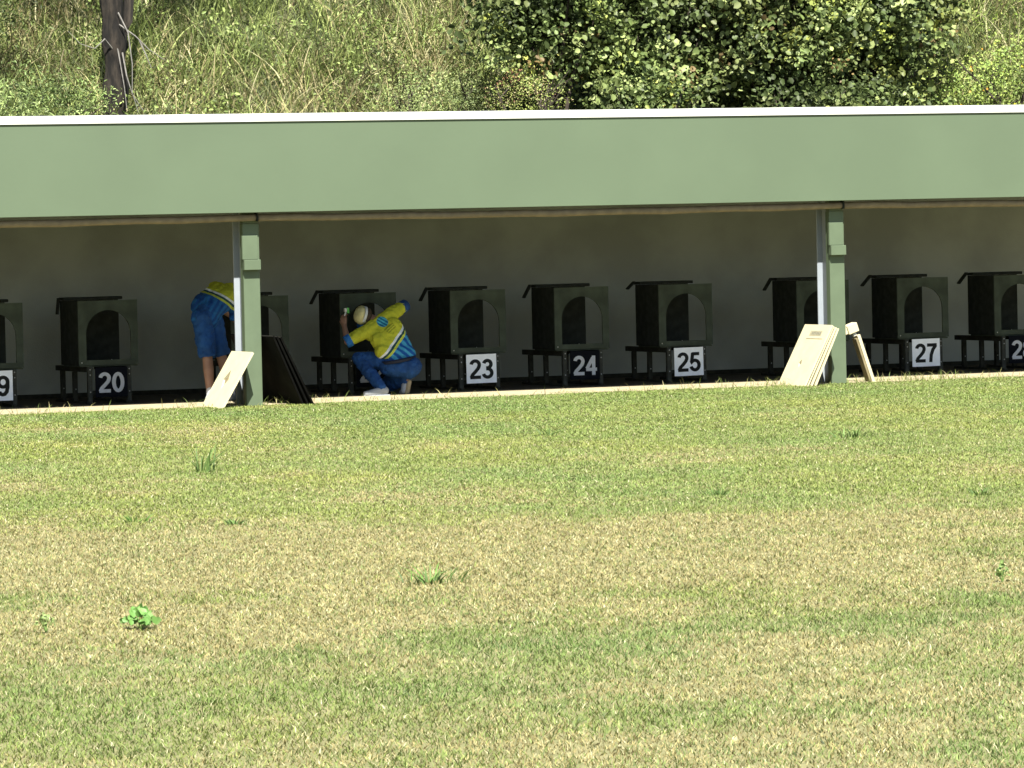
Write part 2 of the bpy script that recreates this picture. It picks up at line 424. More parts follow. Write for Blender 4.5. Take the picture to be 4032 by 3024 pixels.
blade_weed('grass_weed', -7.05, -17.2, 24, .07, .18, .012, G2+G1[:1], 'bright low tuft on green turf, left of the larger faint tuft', (.5, 1.3), 'weeds growing in the lawn')
blade_weed('grass_weed', -6.65, -17.9, 24, .07, .18, .012, G1, 'second low tuft beside the bright tuft on green turf at the left', (.5, 1.3), 'weeds growing in the lawn')
def broad_weed(x, y, r, n, size, cols, label):
    a = rng.random(n)*2*np.pi; rr = r*np.sqrt(rng.random(n))
    cen = np.stack([np.cos(a)*rr, np.sin(a)*rr, .03 + .07*(1-rr/r) + .015*rng.random(n)], 1)
    V, F, cc = leaves(cen, size*(.7+.6*rng.random(n)), palette(n, cols, [1]*len(cols), .1), upb=.5, front=.4, aspect=.8)
    o = np_mesh('broadleaf_weed', V, F, cc, M_leaf); o.location = (x, y, .0)
    bm = bmesh.new()
    for k in range(8):
        c = cen[k]; tube(bm, [(0, 0, 0), (c[0]*.6, c[1]*.6, c[2]*.7), tuple(c)], .0018, 5)
    s = bm_obj('stem', bm, M_gstem, o)
    return tag(o, label, 'weed', 'weeds growing in the lawn')
broad_weed(-9.58, -24.7, .085, 56, .040, [(.20, .40, .10), (.27, .47, .14), (.15, .30, .07)], 'bright green broadleaf weed rosette on dry turf at the left')
broad_weed(-10.0, -24.6, .045, 34, .022, [(.32, .42, .15), (.36, .46, .17)], 'faint small broadleaf seedling left of the bright rosette')
broad_weed(-5.16, -24.8, .032, 22, .028, [(.32, .46, .15), (.36, .5, .17)], 'tiny bright broadleaf seedling near the right margin')

# ------------------------------------------------------------------ hillside
def hz(x, y):
    t = np.clip(y-6.3, 0, None)
    return (t*.62*(1-np.exp(-t/1.2)) + .25*(fbm(x*.35, y*.35, 3)-.5)*np.clip(t/2, 0, 1))*np.where(t > 24, 1, 1)
gx = np.linspace(-60, 90, 151); gy = np.concatenate([np.linspace(6.0, 20, 40), np.linspace(21, 60, 20)])
X, Y = np.meshgrid(gx, gy); Z = hz(X, Y) - .02
V = np.stack([X.ravel(), Y.ravel(), Z.ravel()], 1)
nx, ny = len(gx), len(gy)
i = (np.arange(ny-1)[:, None]*nx + np.arange(nx-1)).ravel()
F = np.stack([i, i+1, i+nx+1, i+nx], 1)
o = np_mesh('hillside', V, F, np.full((len(V), 3), .05), M_hill); tag(o, kind='structure')

def wild_grass():
    n = 105000
    x = -4 + rng.random(n)*25; y = 9.0 + rng.random(n)*5.2
    u = x + .43*(0)
    dens = .55 + .9*(fbm(x*1.2, y*1.2, 3)-.35)
    k = rng.random(n) < dens
    x, y = x[k], y[k]; n = len(x)
    b = np.stack([x, y, hz(x, y)-.03], 1)
    pt = fbm(x*.8+5, y*.8, 3); pt2 = fbm(x*1.7+50, y*1.7, 3)
    green = palette(n, [(.19, .24, .07), (.27, .33, .10), (.37, .43, .14), (.10, .14, .04)], [3, 3.5, 2.4, 1.1], .2)
    straw = palette(n, [(.46, .41, .20), (.58, .54, .30), (.34, .29, .14), (.20, .16, .08)], [3, 2, 2, 1.0], .2)
    dry = rng.random(n) < np.clip(.15 + (pt-.5)*2.0, .03, .65)
    col = np.where(dry[:, None], straw, green)*(1+(pt2-.5)*1.3)[:, None]
    h = (.20 + .60*rng.random(n)**1.8)*(.7+.7*pt2)
    h = np.where(dry, h*1.15, h)
    # shorter and finer where low weeds take over at the foot
    V, F, cc = blades(b, h, .010+.018*rng.random(n)**1.3, .25+.95*rng.random(n), col.clip(0, .8), segs=5, droop=.9)
    tag(np_mesh('wild_grass', V, F, cc, M_blade), 'tall uncut olive and straw grass covering the bank behind the shelter', 'grass', kind='stuff')
    # low weeds between the stalks
    n = 45000
    x = -4 + rng.random(n)*25; y = 9 + rng.random(n)*5.0
    k = fbm(x*1.1+9, y*1.1, 3) > .47
    x, y = x[k], y[k]; n = len(x)
    b = np.stack([x, y, hz(x, y) + .05 + .85*rng.random(n)*fbm(x*2, y*2, 2)], 1)
    right = x > 14.2
    c = palette(n, [(.19, .26, .07), (.27, .35, .10), (.34, .43, .13), (.38, .37, .17), (.10, .14, .04)], [3, 3, 2, 1, 1], .2)
    c[right] *= np.array([1.25, 1.3, .9])
    V, F, cc = leaves(b, (.030+.040*rng.random(n))*(.6+.8*fbm(x*1.5+30, y*1.5, 2)), c, .5, .4, .5)
    tag(np_mesh('low_weeds', V, F, cc, M_leaf), 'small leafy weeds growing among the grass on the bank', 'undergrowth', kind='stuff')
wild_grass()

def foliage(cen, rad, nclump, per, leaf, cols, wts, sig=.11, shell=.55, parent=None, name='foliage', flip=None, fnt=.3, aspect=.78, accents=None, hollow=0.0):
    cen = np.array(cen, float); rad = np.array(rad, float)
    d = unit(rng.normal(0, 1, (nclump, 3)))
    r = (shell + (1-shell)*rng.random(nclump)**.6)*(.82+.36*rng.random(nclump))
    cc = cen + d*rad*r[:, None]
    keep = cc[:, 2] > hz(cc[:, 0], cc[:, 1]) - .05
    hol = fbm(cc[:, 0]*1.5+3, cc[:, 2]*2.3+cc[:, 1]*.8, 2)
    keep &= (hol > hollow) | (r < .55)
    cc = cc[keep]; nclump = len(cc)
    kcol = palette(nclump, cols, wts, .12)
    if accents is not None:
        acc, fr = accents
        s = rng.random(nclump) < fr
        kcol[s] = palette(int(s.sum()), acc, [1]*len(acc), .15)
    reg = fbm(cc[:, 0]*1.3+31, cc[:, 2]*1.7+cc[:, 1], 2)
    kcol = kcol*(1 + (reg-.5)*1.6)[:, None].clip(.45, 1.35)
    ksz = np.repeat(.75+.6*rng.random(nclump), per)
    P = np.repeat(cc, per, 0) + rng.normal(0, sig, (nclump*per, 3))*np.array([1.1, 1, .8])
    col = np.repeat(kcol, per, 0)*(1+rng.normal(0, .22, (nclump*per, 1))).clip(.4, 1.7)
    V, F, c = leaves(P, leaf*ksz*(.5+.62*rng.random(len(P))), col.clip(0, .7), .45, fnt, aspect)
    return V, F, c

def shrub(x, y, zc, rad, nclump, per, leaf, cols, wts, label, name='leafy_shrub', cat='shrub', group='dense leafy shrubs behind the roof', stems=5, sig=.11, shell=.45, accents=None, flowers=None, aspect=.78):
    zb = float(hz(np.array([x]), np.array([y]))[0])
    t = thing(name, (x, y, zb), label, cat, group)
    V, F, c = foliage((x, y, zc), rad, nclump, per, leaf, cols, wts, sig, shell, accents=accents, aspect=aspect, hollow=.44 if cat == 'shrub' else 0)
    if cat == 'shrub':      # inner leaves in darker greens, the crown's inner shade put into their colour
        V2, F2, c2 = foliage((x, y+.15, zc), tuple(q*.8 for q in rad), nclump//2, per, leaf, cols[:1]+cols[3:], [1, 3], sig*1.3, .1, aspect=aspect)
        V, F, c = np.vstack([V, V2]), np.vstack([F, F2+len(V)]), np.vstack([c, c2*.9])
    V -= np.array([x, y, zb]); np_mesh('foliage', V, F, c, M_leaf, t)
    rr = random.Random(int(x*100))
    for k in range(stems):
        bm = bmesh.new()
        a = rr.uniform(0, 6.28); e = Vector((math.cos(a)*rad[0]*.7, math.sin(a)*rad[1]*.6, zc - zb + rr.uniform(0, rad[2]*.7)))
        m1 = Vector((e.x*.35, e.y*.35, e.z*.5)) + Vector((rr.uniform(-.1, .1), rr.uniform(-.1, .1), 0))
        tube(bm, [(math.cos(a)*.05, math.sin(a)*.05, -.1), m1, e], [.035, .024, .008], 7)
        for q in range(3):
            m2 = m1.lerp(e, rr.uniform(.2, .8)); tube(bm, [m2, m2 + Vector((rr.uniform(-.3, .3), rr.uniform(-.4, .1), rr.uniform(.1, .4)))], [.012, .004], 5)
        bm_obj('stem', bm, M_stem, t)
    return t
SG = [(.155, .210, .065), (.24, .30, .10), (.34, .40, .15), (.10, .14, .045)]
SW = [3, 3, 1.6, 2]
ACC = [(.38, .44, .09), (.42, .46, .10), (.36, .42, .11), (.34, .40, .12), (.30, .36, .10), (.21, .15, .06)]
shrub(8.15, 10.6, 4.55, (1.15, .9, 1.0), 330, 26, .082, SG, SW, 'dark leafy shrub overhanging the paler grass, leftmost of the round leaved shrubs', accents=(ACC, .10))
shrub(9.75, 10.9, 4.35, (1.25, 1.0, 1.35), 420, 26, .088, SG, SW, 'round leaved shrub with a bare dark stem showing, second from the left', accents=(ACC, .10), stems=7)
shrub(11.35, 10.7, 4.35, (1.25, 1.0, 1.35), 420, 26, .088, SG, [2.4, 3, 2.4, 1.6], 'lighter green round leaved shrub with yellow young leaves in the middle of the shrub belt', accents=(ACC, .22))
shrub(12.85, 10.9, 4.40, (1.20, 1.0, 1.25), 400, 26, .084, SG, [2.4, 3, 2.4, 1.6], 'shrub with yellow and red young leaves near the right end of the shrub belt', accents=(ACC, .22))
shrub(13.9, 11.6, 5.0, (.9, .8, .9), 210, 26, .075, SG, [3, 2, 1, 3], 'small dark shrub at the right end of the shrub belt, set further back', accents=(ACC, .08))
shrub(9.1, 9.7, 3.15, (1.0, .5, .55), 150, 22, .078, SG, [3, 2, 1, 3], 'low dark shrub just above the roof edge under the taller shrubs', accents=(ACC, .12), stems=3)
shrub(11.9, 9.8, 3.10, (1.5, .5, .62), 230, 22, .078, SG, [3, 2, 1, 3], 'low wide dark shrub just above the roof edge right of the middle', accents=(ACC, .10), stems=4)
LG = [(.25, .33, .12), (.33, .41, .15), (.40, .46, .18), (.18, .24, .08)]
shrub(6.35, 10.2, 3.30, (.75, .5, .50), 170, 26, .036, LG, [2, 3, 2, 1], 'pale grey green feathery bush on the bank above the middle of the roof', 'feathery_bush', 'bush', 'pale bushes low on the bank', sig=.10, aspect=.4)
shrub(7.55, 10.1, 3.35, (.55, .45, .42), 110, 26, .028, [(.32, .40, .10), (.40, .46, .13), (.42, .36, .18)], [3, 3, 1], 'yellow green bush with reddish tips beside the dark shrubs', 'feathery_bush', 'bush', 'pale bushes low on the bank', sig=.09, aspect=.5, accents=([(.30, .15, .09)], .15))
shrub(1.15, 10.2, 3.15, (.95, .55, .62), 230, 26, .062, [(.24, .34, .11), (.33, .44, .15), (.44, .54, .22), (.14, .20, .06)], [2, 3, 2, 1], 'bright leafy clump left of the bare trunk above the roof', 'leafy_clump', 'bush', None, sig=.10, aspect=.30)
shrub(.5, 12.2, 4.75, (1.3, .6, .55), 170, 26, .055, [(.13, .18, .05), (.19, .25, .07), (.08, .11, .03)], [2, 2, 2], 'dull dark green bush in the top left corner', 'leafy_clump', 'bush', None, sig=.12, aspect=.4)
fl = shrub(15.0, 10.6, 3.45, (1.2, .6, .60), 200, 24, .048, [(.26, .37, .09), (.36, .46, .11), (.20, .28, .08)], [2, 3, 1], 'bright green flowering bush at the right margin above the roof', 'flowering_bush', 'bush', None, sig=.12, aspect=.6)
n = 70
P = np.stack([rng.normal(0, .75, n), -.35+rng.normal(0, .2, n), .35+rng.normal(0, .42, n)+.3], 1)
V, F, c = leaves(P, .026+.01*rng.random(n), palette(n, [(.62, .50, .04), (.60, .34, .05)], [3, 1], .1), .4, .8, 1.0)
np_mesh('flower', V, F, c, M_leaf, fl)['kind'] = 'stuff'

# tree with a burnt looking trunk and hanging dead branches
tx, ty = 2.40, 11.2; tz = float(hz(np.array([tx]), np.array([ty]))[0])
tree = thing('tree', (tx, ty, tz-.2), 'rough dark trunked tree on the bank with pale dead twigs hanging from it', 'tree')
bm = bmesh.new()
pts = []; rad = []
for k in range(34):
    z = k*.17; pts.append((.035*math.sin(z*1.9) + .015*z, .02*math.cos(z*2.3), z)); rad.append((.155 - .012*z)*(1+.10*math.sin(k*1.7)+.05*math.sin(k*4.1)))
tube(bm, pts, rad, 14)
for vv in bm.verts:
    a = math.atan2(vv.co.y, vv.co.x); f = 1 + .10*math.sin(a*5+vv.co.z*1.5) + .06*math.sin(a*9 - vv.co.z*4)
    vv.co.x *= f; vv.co.y *= f
bm_obj('trunk', bm, M_bark, tree, smooth=True)
bm = bmesh.new(); tube(bm, [(.02, .05, 1.15), (.20, .09, 1.35), (.26, .10, 1.65), (.34, .12, 2.4), (.5, .2, 4.2)], [.07, .075, .07, .06, .03], 10)
bm_obj('limb', bm, M_bark, tree, smooth=True)
for (p, q) in (((.03, 0, 4.0), (-1.1, .4, 5.6)), ((.06, 0, 4.6), (.9, -.5, 6.4)), ((.05, 0, 5.0), (-.3, .9, 6.6)), ((.5, .2, 4.1), (1.5, .3, 5.6))):
    p = Vector(p); q = Vector(q); bm = bmesh.new()
    tube(bm, [p, p.lerp(q, .5)+Vector((0, 0, .12)), q], [.05, .035, .012], 8); bm_obj('limb', bm, M_bark, tree, smooth=True)
tw = [[(-.02, -.13, 1.30), (-.14, -.2, 1.42), (-.28, -.22, 1.30), (-.46, -.2, 1.36), (-.62, -.2, 1.52)],
      [(.06, -.15, 1.75), (.16, -.22, 1.50), (.20, -.24, 1.1), (.19, -.24, .75), (.26, -.25, .50)],
      [(.07, -.15, 1.60), (.25, -.24, 1.45), (.42, -.26, 1.28), (.62, -.26, 1.15)],
      [(.10, -.16, 1.25), (.13, -.22, .95), (.20, -.22, .72), (.33, -.24, .52)],
      [(.02, -.15, 1.45), (.05, -.2, 1.15), (.10, -.21, .8), (.12, -.22, .55)],
      [(.30, -.24, 1.40), (.38, -.27, 1.2), (.44, -.27, 1.05)]]
for t_ in tw:
    bm = bmesh.new(); tube(bm, t_, [max(.004, .011*(1-i/len(t_))) for i in range(len(t_))], 5)
    bm_obj('dead_branch', bm, M_twig, tree)
V, F, c = foliage((tx+.1, ty+.3, tz+6.2), (2.0, 1.6, 1.1), 300, 22, .09, SG, SW, .2, .4, aspect=.4)
V -= np.array([tx, ty, tz-.2]); np_mesh('crown', V, F, c, M_leaf, tree)

# ------------------------------------------------------------------ the shelter
ZT, ZB = 2.900, 1.967
X0, X1 = -9.0, 22.0
PS = 6.689
sh = thing('target_shelter', (0, 0, 0), 'long low green shelter with a deep fascia and a shaded grey back wall', 'shelter')
boxobj('fascia', X0, X1, -.18, -.13, ZB, ZT, M_green, sh, bevel=.004)
bm = bmesh.new()                                             # sloped white capping
pr = [(-.197, ZT-.012), (-.197, ZT+.014), (-.13, ZT+.066), (0, ZT+.074), (0, ZT+.062), (-.128, ZT+.054), (-.183, ZT+.010), (-.183, ZT-.012)]
a = [bm.verts.new((X0-.02, y, z)) for y, z in pr]; b = [bm.verts.new((X1+.02, y, z)) for y, z in pr]
for k in range(len(pr)): bm.faces.new((a[k], a[(k+1) % len(pr)], b[(k+1) % len(pr)], b[k]))
bm.faces.new(a); bm.faces.new(b)
bm_obj('roof_capping', bm, M_whitecap, sh)
bm = bmesh.new(); 
box(bm, X0, X1, -.128, 4.35, 2.02, 2.05)
bm_obj('ceiling', bm, M_ceil, sh)
bm = bmesh.new()
v = [bm.verts.new(p) for p in ((X0, .002, ZT+.05), (X1, .002, ZT+.05), (X1, 4.4, ZT-.25), (X0, 4.4, ZT-.25), (X0, .002, ZT+.02), (X1, .002, ZT+.02), (X1, 4.4, ZT-.28), (X0, 4.4, ZT-.28))]
for f in ((0, 1, 2, 3), (7, 6, 5, 4), (0, 4, 5, 1), (1, 5, 6, 2), (2, 6, 7, 3), (3, 7, 4, 0)): bm.faces.new([v[k] for k in f])
bm_obj('roof', bm, M_roof, sh)
boxobj('back_wall', X0, X1, 4.0, 4.12, -.02, 2.018, M_wall, sh, bevel=0)
boxobj('skirting', X0, X1, 3.975, 3.998, .0, .055, M_dark, sh, bevel=.003)
boxobj('end_wall', X0, X0+.1, .2, 3.97, -.02, 2.018, M_wall, sh, bevel=0)
boxobj('end_wall', X1-.1, X1, .2, 3.97, -.02, 2.018, M_wall, sh, bevel=0)
# rear upper wall closing the roof space
boxobj('rear_panel', X0, X1, 4.30, 4.34, 2.052, ZT-.29, M_roof, sh, bevel=0)
for k in range(-1, 3):
    px = k*PS
    p = boxobj('post', px, px+.178, 0, .09, -.05, 1.86, M_greend, sh, bevel=.005)
    boxobj('post_head', px+.004, px+.165, .003, .087, 1.862, 2.018, M_greend, p)
    boxobj('cover_box', px-.012, px+.168, -.066, -.002, 1.385, 1.49, M_greend, p, bevel=.004)
    boxobj('cover_plate', px-.020, px+.148, -.040, -.002, 1.492, 1.735, M_greend, p, bevel=.003)
    boxobj('web_plate', px+.065, px+.085, .092, .298, -.02, 2.018, M_white, p, bevel=.003)
    boxobj('flange', px+.005, px+.145, .300, .318, -.02, 2.018, M_white, p, bevel=.003)
for k in range(-1, 3):
    xa = k*PS + .14; xb = (k+1)*PS + .115
    if k == 2: xb = X1 - .2
    bm = bmesh.new()
    N_ = 16
    tube(bm, [(xa + (xb-xa)*i/N_, -.070 + .004*math.sin(i*1.3), 1.915 - .014*math.sin(math.pi*i/N_) + .004*math.sin(i*2.1)) for i in range(N_+1)], [.036+.002*math.sin(i*1.9) for i in range(N_+1)], 12)
    rb = bm_obj('rolled_blind', bm, M_blind, sh, smooth=True)
    boxobj('bracket', xa-.022, xa-.006, -.11, -.03, 1.88, 1.966, M_black, rb)

# ------------------------------------------------------------------ target stands
def arc(cx, cy, rx, ry, a0, a1, n=14):
    return [(cx + rx*math.cos(R(a0+(a1-a0)*k/n)), cy + ry*math.sin(R(a0+(a1-a0)*k/n))) for k in range(n+1)]
_t = .172; _h = _t/2
GLYPH = {
 '0': [arc(.28, .5, .28-_h, .5-_h, 0, 360, 28)],
 '1': [[(.34, 0), (.34, 1)], [(.36, .93), (.26, .80), (.08, .71)]],
 '2': [arc(.275, .72, .195, .205, 172, -20, 14) + [(.42, .55), (.30, .40), (.14, .23), (.09, .12), (.10, _h)], [(.02, _h), (.54, _h)]],
 '3': [arc(.265, .735, .175, .19, 165, -90, 14) + [(.20, .545)], [(.20, .50)] + arc(.265, .29, .205, .215, 85, -168, 16)],
 '4': [[(.40, 0), (.40, 1)], [(.365, .90), (.07, .34)], [(.02, .29), (.56, .29)]],
 '5': [[(.50, 1-_h), (.14, 1-_h)], [(.175, .97), (.11, .50)], [(.09, .545)] + arc(.27, .325, .205, .25, 140, -165, 18)],
 '6': [arc(.285, .31, .205, .235, 0, 360, 24), [(.085, .33), (.085, .55), (.13, .78), (.22, .90), (.31, .922), (.41, .89), (.46, .77)]],
 '7': [[(.03, 1-_h), (.54, 1-_h)], [(.49, .90), (.34, .68), (.24, .40), (.205, 0)]],
 '8': [arc(.28, .735, .175, .19, 0, 360, 22), arc(.28, .285, .205, .21, 0, 360, 24)],
 '9': [arc(.275, .69, .205, .235, 0, 360, 24), [(.475, .67), (.475, .45), (.43, .22), (.34, .10), (.25, .078), (.15, .11), (.10, .23)]],
}
def digits(txt):
    """bold grotesque figures as thin raised plates, one mesh"""
    bm = bmesh.new(); ox = 0
    for ch in txt:
        for si, path in enumerate(GLYPH[ch]):
            pts = [Vector((p[0]+ox, p[1])) for p in path]; n = len(pts)
            closed = (pts[0]-pts[-1]).length < 1e-5
            if closed: pts = pts[:-1]; n -= 1
            L_, R_ = [], []
            for k in range(n):
                a = pts[(k-1) % n] if (closed or k > 0) else pts[0]; b = pts[(k+1) % n] if (closed or k < n-1) else pts[-1]
                d0 = (pts[k]-a); d1 = (b-pts[k])
                if d0.length < 1e-6: d0 = d1
                if d1.length < 1e-6: d1 = d0
                d0.normalize(); d1.normalize(); t = (d0+d1)
                t = t.normalized() if t.length > .3 else d1
                nn = Vector((-t.y, t.x)); c_ = max(.6, nn.dot(Vector((-d0.y, d0.x))))
                L_.append(pts[k]+nn*_h/c_); R_.append(pts[k]-nn*_h/c_)
            y = -.0003*si
            v = [(bm.verts.new((l.x, y, l.y)), bm.verts.new((r.x, y, r.y))) for l, r in zip(L_, R_)]
            for k in range(n if closed else n-1):
                q = (k+1) % n; bm.faces.new((v[k][0], v[k][1], v[q][1], v[q][0]))
        ox += .60
    w = ox-.04
    for f in bm.verts: f.co.x = (f.co.x - w/2)*.282/w; f.co.z = (f.co.z-.5)*.212
    bmesh.ops.solidify(bm, geom=list(bm.faces), thickness=.0012)
    bmesh.ops.recalc_face_normals(bm, faces=bm.faces)
    me = bpy.data.meshes.new('number'); bm.to_mesh(me); bm.free()
    return me

def arch_plate(w=.652, z0=.402, z1=1.077, xa=.085, xb=.575, za=.455, zs=.730, th=.018, y=0):
    bm = bmesh.new()
    r = (xb-xa)/2; cx = (xa+xb)/2; n = 20
    inner = [(xb, za), (xb, zs)] + [(cx + r*math.cos(t*math.pi/n), zs + r*math.sin(t*math.pi/n)) for t in range(1, n)] + [(xa, zs), (xa, za)]
    # outer ring with matching vertices
    outer = []
    for k, (px, pz) in enumerate(inner):
        if k == 0: outer.append((w, z0))
        elif k == len(inner)-1: outer.append((0, z0))
        elif k == 1: outer.append((w, zs))
        elif k == len(inner)-2: outer.append((0, zs))
        else:
            t = (k-1)/n
            ang = t*math.pi; dx, dz = math.cos(ang), math.sin(ang)
            s = min((w-cx)/dx if dx > 1e-6 else 1e9, -cx/dx if dx < -1e-6 else 1e9, (z1-zs)/dz if dz > 1e-6 else 1e9)
            outer.append((cx+dx*s, zs+dz*s))
    # snap nearest points onto the two upper corners
    for cxn, czn in ((w, z1), (0, z1)):
        j = min(range(2, len(outer)-2), key=lambda q: (outer[q][0]-cxn)**2+(outer[q][1]-czn)**2); outer[j] = (cxn, czn)
    m = len(inner)
    L_ = [[bm.verts.new((p[0], yy, p[1])) for p in ring] for yy in (y, y+th) for ring in (inner, outer)]
    fi, fo, bi, bo = L_
    for k in range(m):
        j = (k+1) % m
        bm.faces.new((fo[k], fo[j], fi[j], fi[k])); bm.faces.new((bi[k], bi[j], bo[j], bo[k]))
        bm.faces.new((fi[k], fi[j], bi[j], bi[k])); bm.faces.new((fo[j], fo[k], bo[k], bo[j]))
    return bm

def make_stand():
    t = thing('target_stand', (0, 0, .012), 'x', 'target stand', 'numbered target stands in the shelter')
    fp = bm_obj('front_plate', arch_plate(), M_olive, t)
    boxobj('plate_flange', .632, .650, .019, .075, .404, 1.06, M_olive_in, fp)
    tb = boxobj('side_panel', .004, .020, .020, .60, .40, 1.075, M_black, t)
    boxobj('back_panel', .004, .650, .602, .618, .40, 1.075, M_black, t)
    boxobj('floor_panel', .022, .650, .020, .60, .385, .400, M_olive, t)
    rf = boxobj('hood', -.004, .655, .48, .64, 1.078, 1.110, M_black, t, bevel=.006)
    fl_ = boxobj('hood_flap', -.016, 0, -.035, .035, -.165, 0, M_black, rf)
    fl_.location = (-.006, .605, 1.104); fl_.rotation_euler.y = R(30)
    for (lx) in (.10, .53):
        boxobj('rail', lx, lx+.04, .04, 1.12, .328, .383, M_dark, t)
        for yy in (.03, .52, .93):
            lg = boxobj('leg', lx-.004, lx+.044, yy-.02, yy+.025, 0, .327 if yy > .1 else .384, M_olive_in if yy < .1 else M_dark, t)
            for zz in ((.12, .30, .355) if yy < .1 else (.14,)):
                bm = bmesh.new(); bmesh.ops.create_uvsphere(bm, u_segments=8, v_segments=5, radius=.0075, matrix=Matrix.Translation((lx+.02, yy-.024, zz)))
                bm_obj('bolt', bm, M_bolt, lg)
        boxobj('foot', lx, lx+.04, -.02, 1.14, -.003, .022, M_dark, t)
    boxobj('cross_bar', .146, .524, .022, .040, .10, .135, M_olive_in, t)
    for (bx, bz) in ((.03, .43), (.555, .437)):
        bm = bmesh.new(); bmesh.ops.create_uvsphere(bm, u_segments=8, v_segments=5, radius=.007, matrix=Matrix.Translation((bx, -.004 if bx < .1 else .585, bz)))
        bm_obj('bolt', bm, M_bolt, t)
    return t
proto = make_stand()
def copy_tree(o, parent=None):
    c = o.copy(); C.objects.link(c); c.parent = parent
    if parent is not None: c.matrix_parent_inverse = o.matrix_parent_inverse.copy()
    for ch in list(o.children): copy_tree(ch, c)
    return c
stands = [(19, -1.758-.652-.0, 'white', 'dark target stand carrying a white plate numbered 19 at the left edge'),
          (20, -.508-.652, 'black', 'dark target stand with white figures 20 on a black plate'),
          (21, 1.191-.652, 'white', 'dark target stand mostly hidden behind the left green post'),
          (22, 2.441-.652, 'black', 'dark target stand that the crouching person is working on'),
          (23, 3.691-.652, 'white', 'dark target stand carrying a white plate numbered 23'),
          (24, 4.941-.652, 'black', 'dark target stand with white figures 24 on a black plate'),
          (25, 6.191-.652, 'white', 'dark target stand carrying a white plate numbered 25'),
          (26, 7.907-.652, 'black', 'dark target stand partly hidden by the right post and cream boards'),
          (27, 9.157-.652, 'white', 'dark target stand carrying a white plate numbered 27'),
          (28, 10.407-.652, 'black', 'dark target stand with white figures 28 on a black plate at the right edge')]
allst = [proto] + [copy_tree(proto) for _ in stands[1:]]
for o, (num, x, kind, lab) in zip(allst, stands):
    o.location = (x + random.uniform(-.008, .008), 1.9 + random.uniform(-.03, .03), .012); o.rotation_euler.z = R(random.uniform(-.8, .8))
    o['label'] = lab
    for h_ in o.children:
        for q_ in h_.children:
            if q_.name.startswith('hood_flap'):
                q_.rotation_euler.y = R({20: 6, 25: 48, 27: 44, 28: 42, 26: 34}.get(num, 30)); q_.scale.z = {25: .72, 20: 1.05}.get(num, 1)
    dz = random.uniform(-.006, .006); tilt = R(random.uniform(-.8, .8))
    Mt = Matrix.Translation((.340, -.026, .228+dz)) @ Matrix.Rotation(tilt, 4, 'Y')
    s = boxobj('number_plate', -.177, .177, -.004, .004, -.156, .156, M_signw if kind == 'white' else M_signb, o, bevel=.001)
    s.matrix_local = Mt
    me = digits(str(num)); me.materials.append(M_numb if kind == 'white' else M_numw)
    d = linkobj(bpy.data.objects.new('number', me), s); d.location = (0, -.0062, -.004)

# ------------------------------------------------------------------ leaning boards
def lean_board(name, xb, xt, y0, y1, zt, th, m, label=None, cat='board', group=None, hole=None, zb=0.0, trim=None, side=-1):
    """board of width y0..y1 whose foot is at xb and whose top is at xt, zt"""
    L_ = math.hypot(xt-xb, zt-zb); ux = Vector(((xt-xb)/L_, 0, (zt-zb)/L_)); nrm = Vector((-ux.z, 0, ux.x))*(1 if side < 0 else -1)
    root = bpy.data.objects.new('tmp', None)
    yc = (y0+y1)/2
    M = Matrix(((0, ux.x, nrm.x, xb), (1, 0, 0, yc), (0, ux.z, nrm.z, zb), (0, 0, 0, 1)))
    w = (y1-y0)/2
    bm = bmesh.new()
    if hole:
        hu, hv, hr, hs = hole
        outer = [(-w, 0), (w, 0), (w, L_), (-w, L_)]
        inner = [(hu-hr, hv), (hu, hv-hr*hs), (hu+hr, hv), (hu, hv+hr*hs)]
        # outer order aligned to inner corners via 8 point ring
        o8 = [(-w, 0), (0, 0), (w, 0), (w, hv), (w, L_), (0, L_), (-w, L_), (-w, hv)]
        i8 = [((inner[0][0]+inner[1][0])/2, (inner[0][1]+inner[1][1])/2), inner[1], ((inner[1][0]+inner[2][0])/2, (inner[1][1]+inner[2][1])/2), inner[2],
              ((inner[2][0]+inner[3][0])/2, (inner[2][1]+inner[3][1])/2), inner[3], ((inner[3][0]+inner[0][0])/2, (inner[3][1]+inner[0][1])/2), inner[0]]
        A = [[bm.verts.new((p[0], p[1], zz)) for p in ring] for zz in (0, -th) for ring in (o8, i8)]
        for k in range(8):
            j = (k+1) % 8
            bm.faces.new((A[0][k], A[0][j], A[1][j], A[1][k])); bm.faces.new((A[3][k], A[3][j], A[2][j], A[2][k]))
            bm.faces.new((A[1][k], A[1][j], A[3][j], A[3][k])); bm.faces.new((A[0][j], A[0][k], A[2][k], A[2][j]))
    else:
        box(bm, -w, w, 0, L_, -th, 0)
    if side < 0 or True:
        o = bm_obj(name, bm, m, None)
    o.matrix_world = M
    bpy.data.objects.remove(root)
    tag(o, label, cat, group)
    return o, L_

b1, L1 = lean_board('target_board', -.385, -.040, -.31, .30, .56, .024, M_cream, 'single cream board with a diamond hole leaning on the left post', group='cream boards leaning on the posts', hole=(.02, .33, .075, 1.5))
boxobj('backing', -.09, .09, .20, .46, -.034, -.026, M_creamd, b1, bevel=0)
g = 'cream boards leaning on the posts'
x2 = PS
b2, L2 = lean_board('target_board', x2-.49, x2-.145, -.30, .33, .645, .020, M_cream, 'front cream board with a label strip in the stack leaning on the right post', group=g, hole=(.02, .27, .03, 1.7))
lb = boxobj('label_strip', -.17, .10, L2-.13, L2-.075, .0005, .002, mat('faded_label', (.26, .24, .16), .8, .1, 30), b2, bevel=0)
for k in range(6):
    boxobj('label_mark', -.15+.036*k, -.15+.036*k+.022, L2-.118, L2-.087, .0022, .003, mat('faded_print', (.15, .145, .11), .8, .1, 30) if k == 0 else bpy.data.materials['faded_print'], lb, bevel=0)
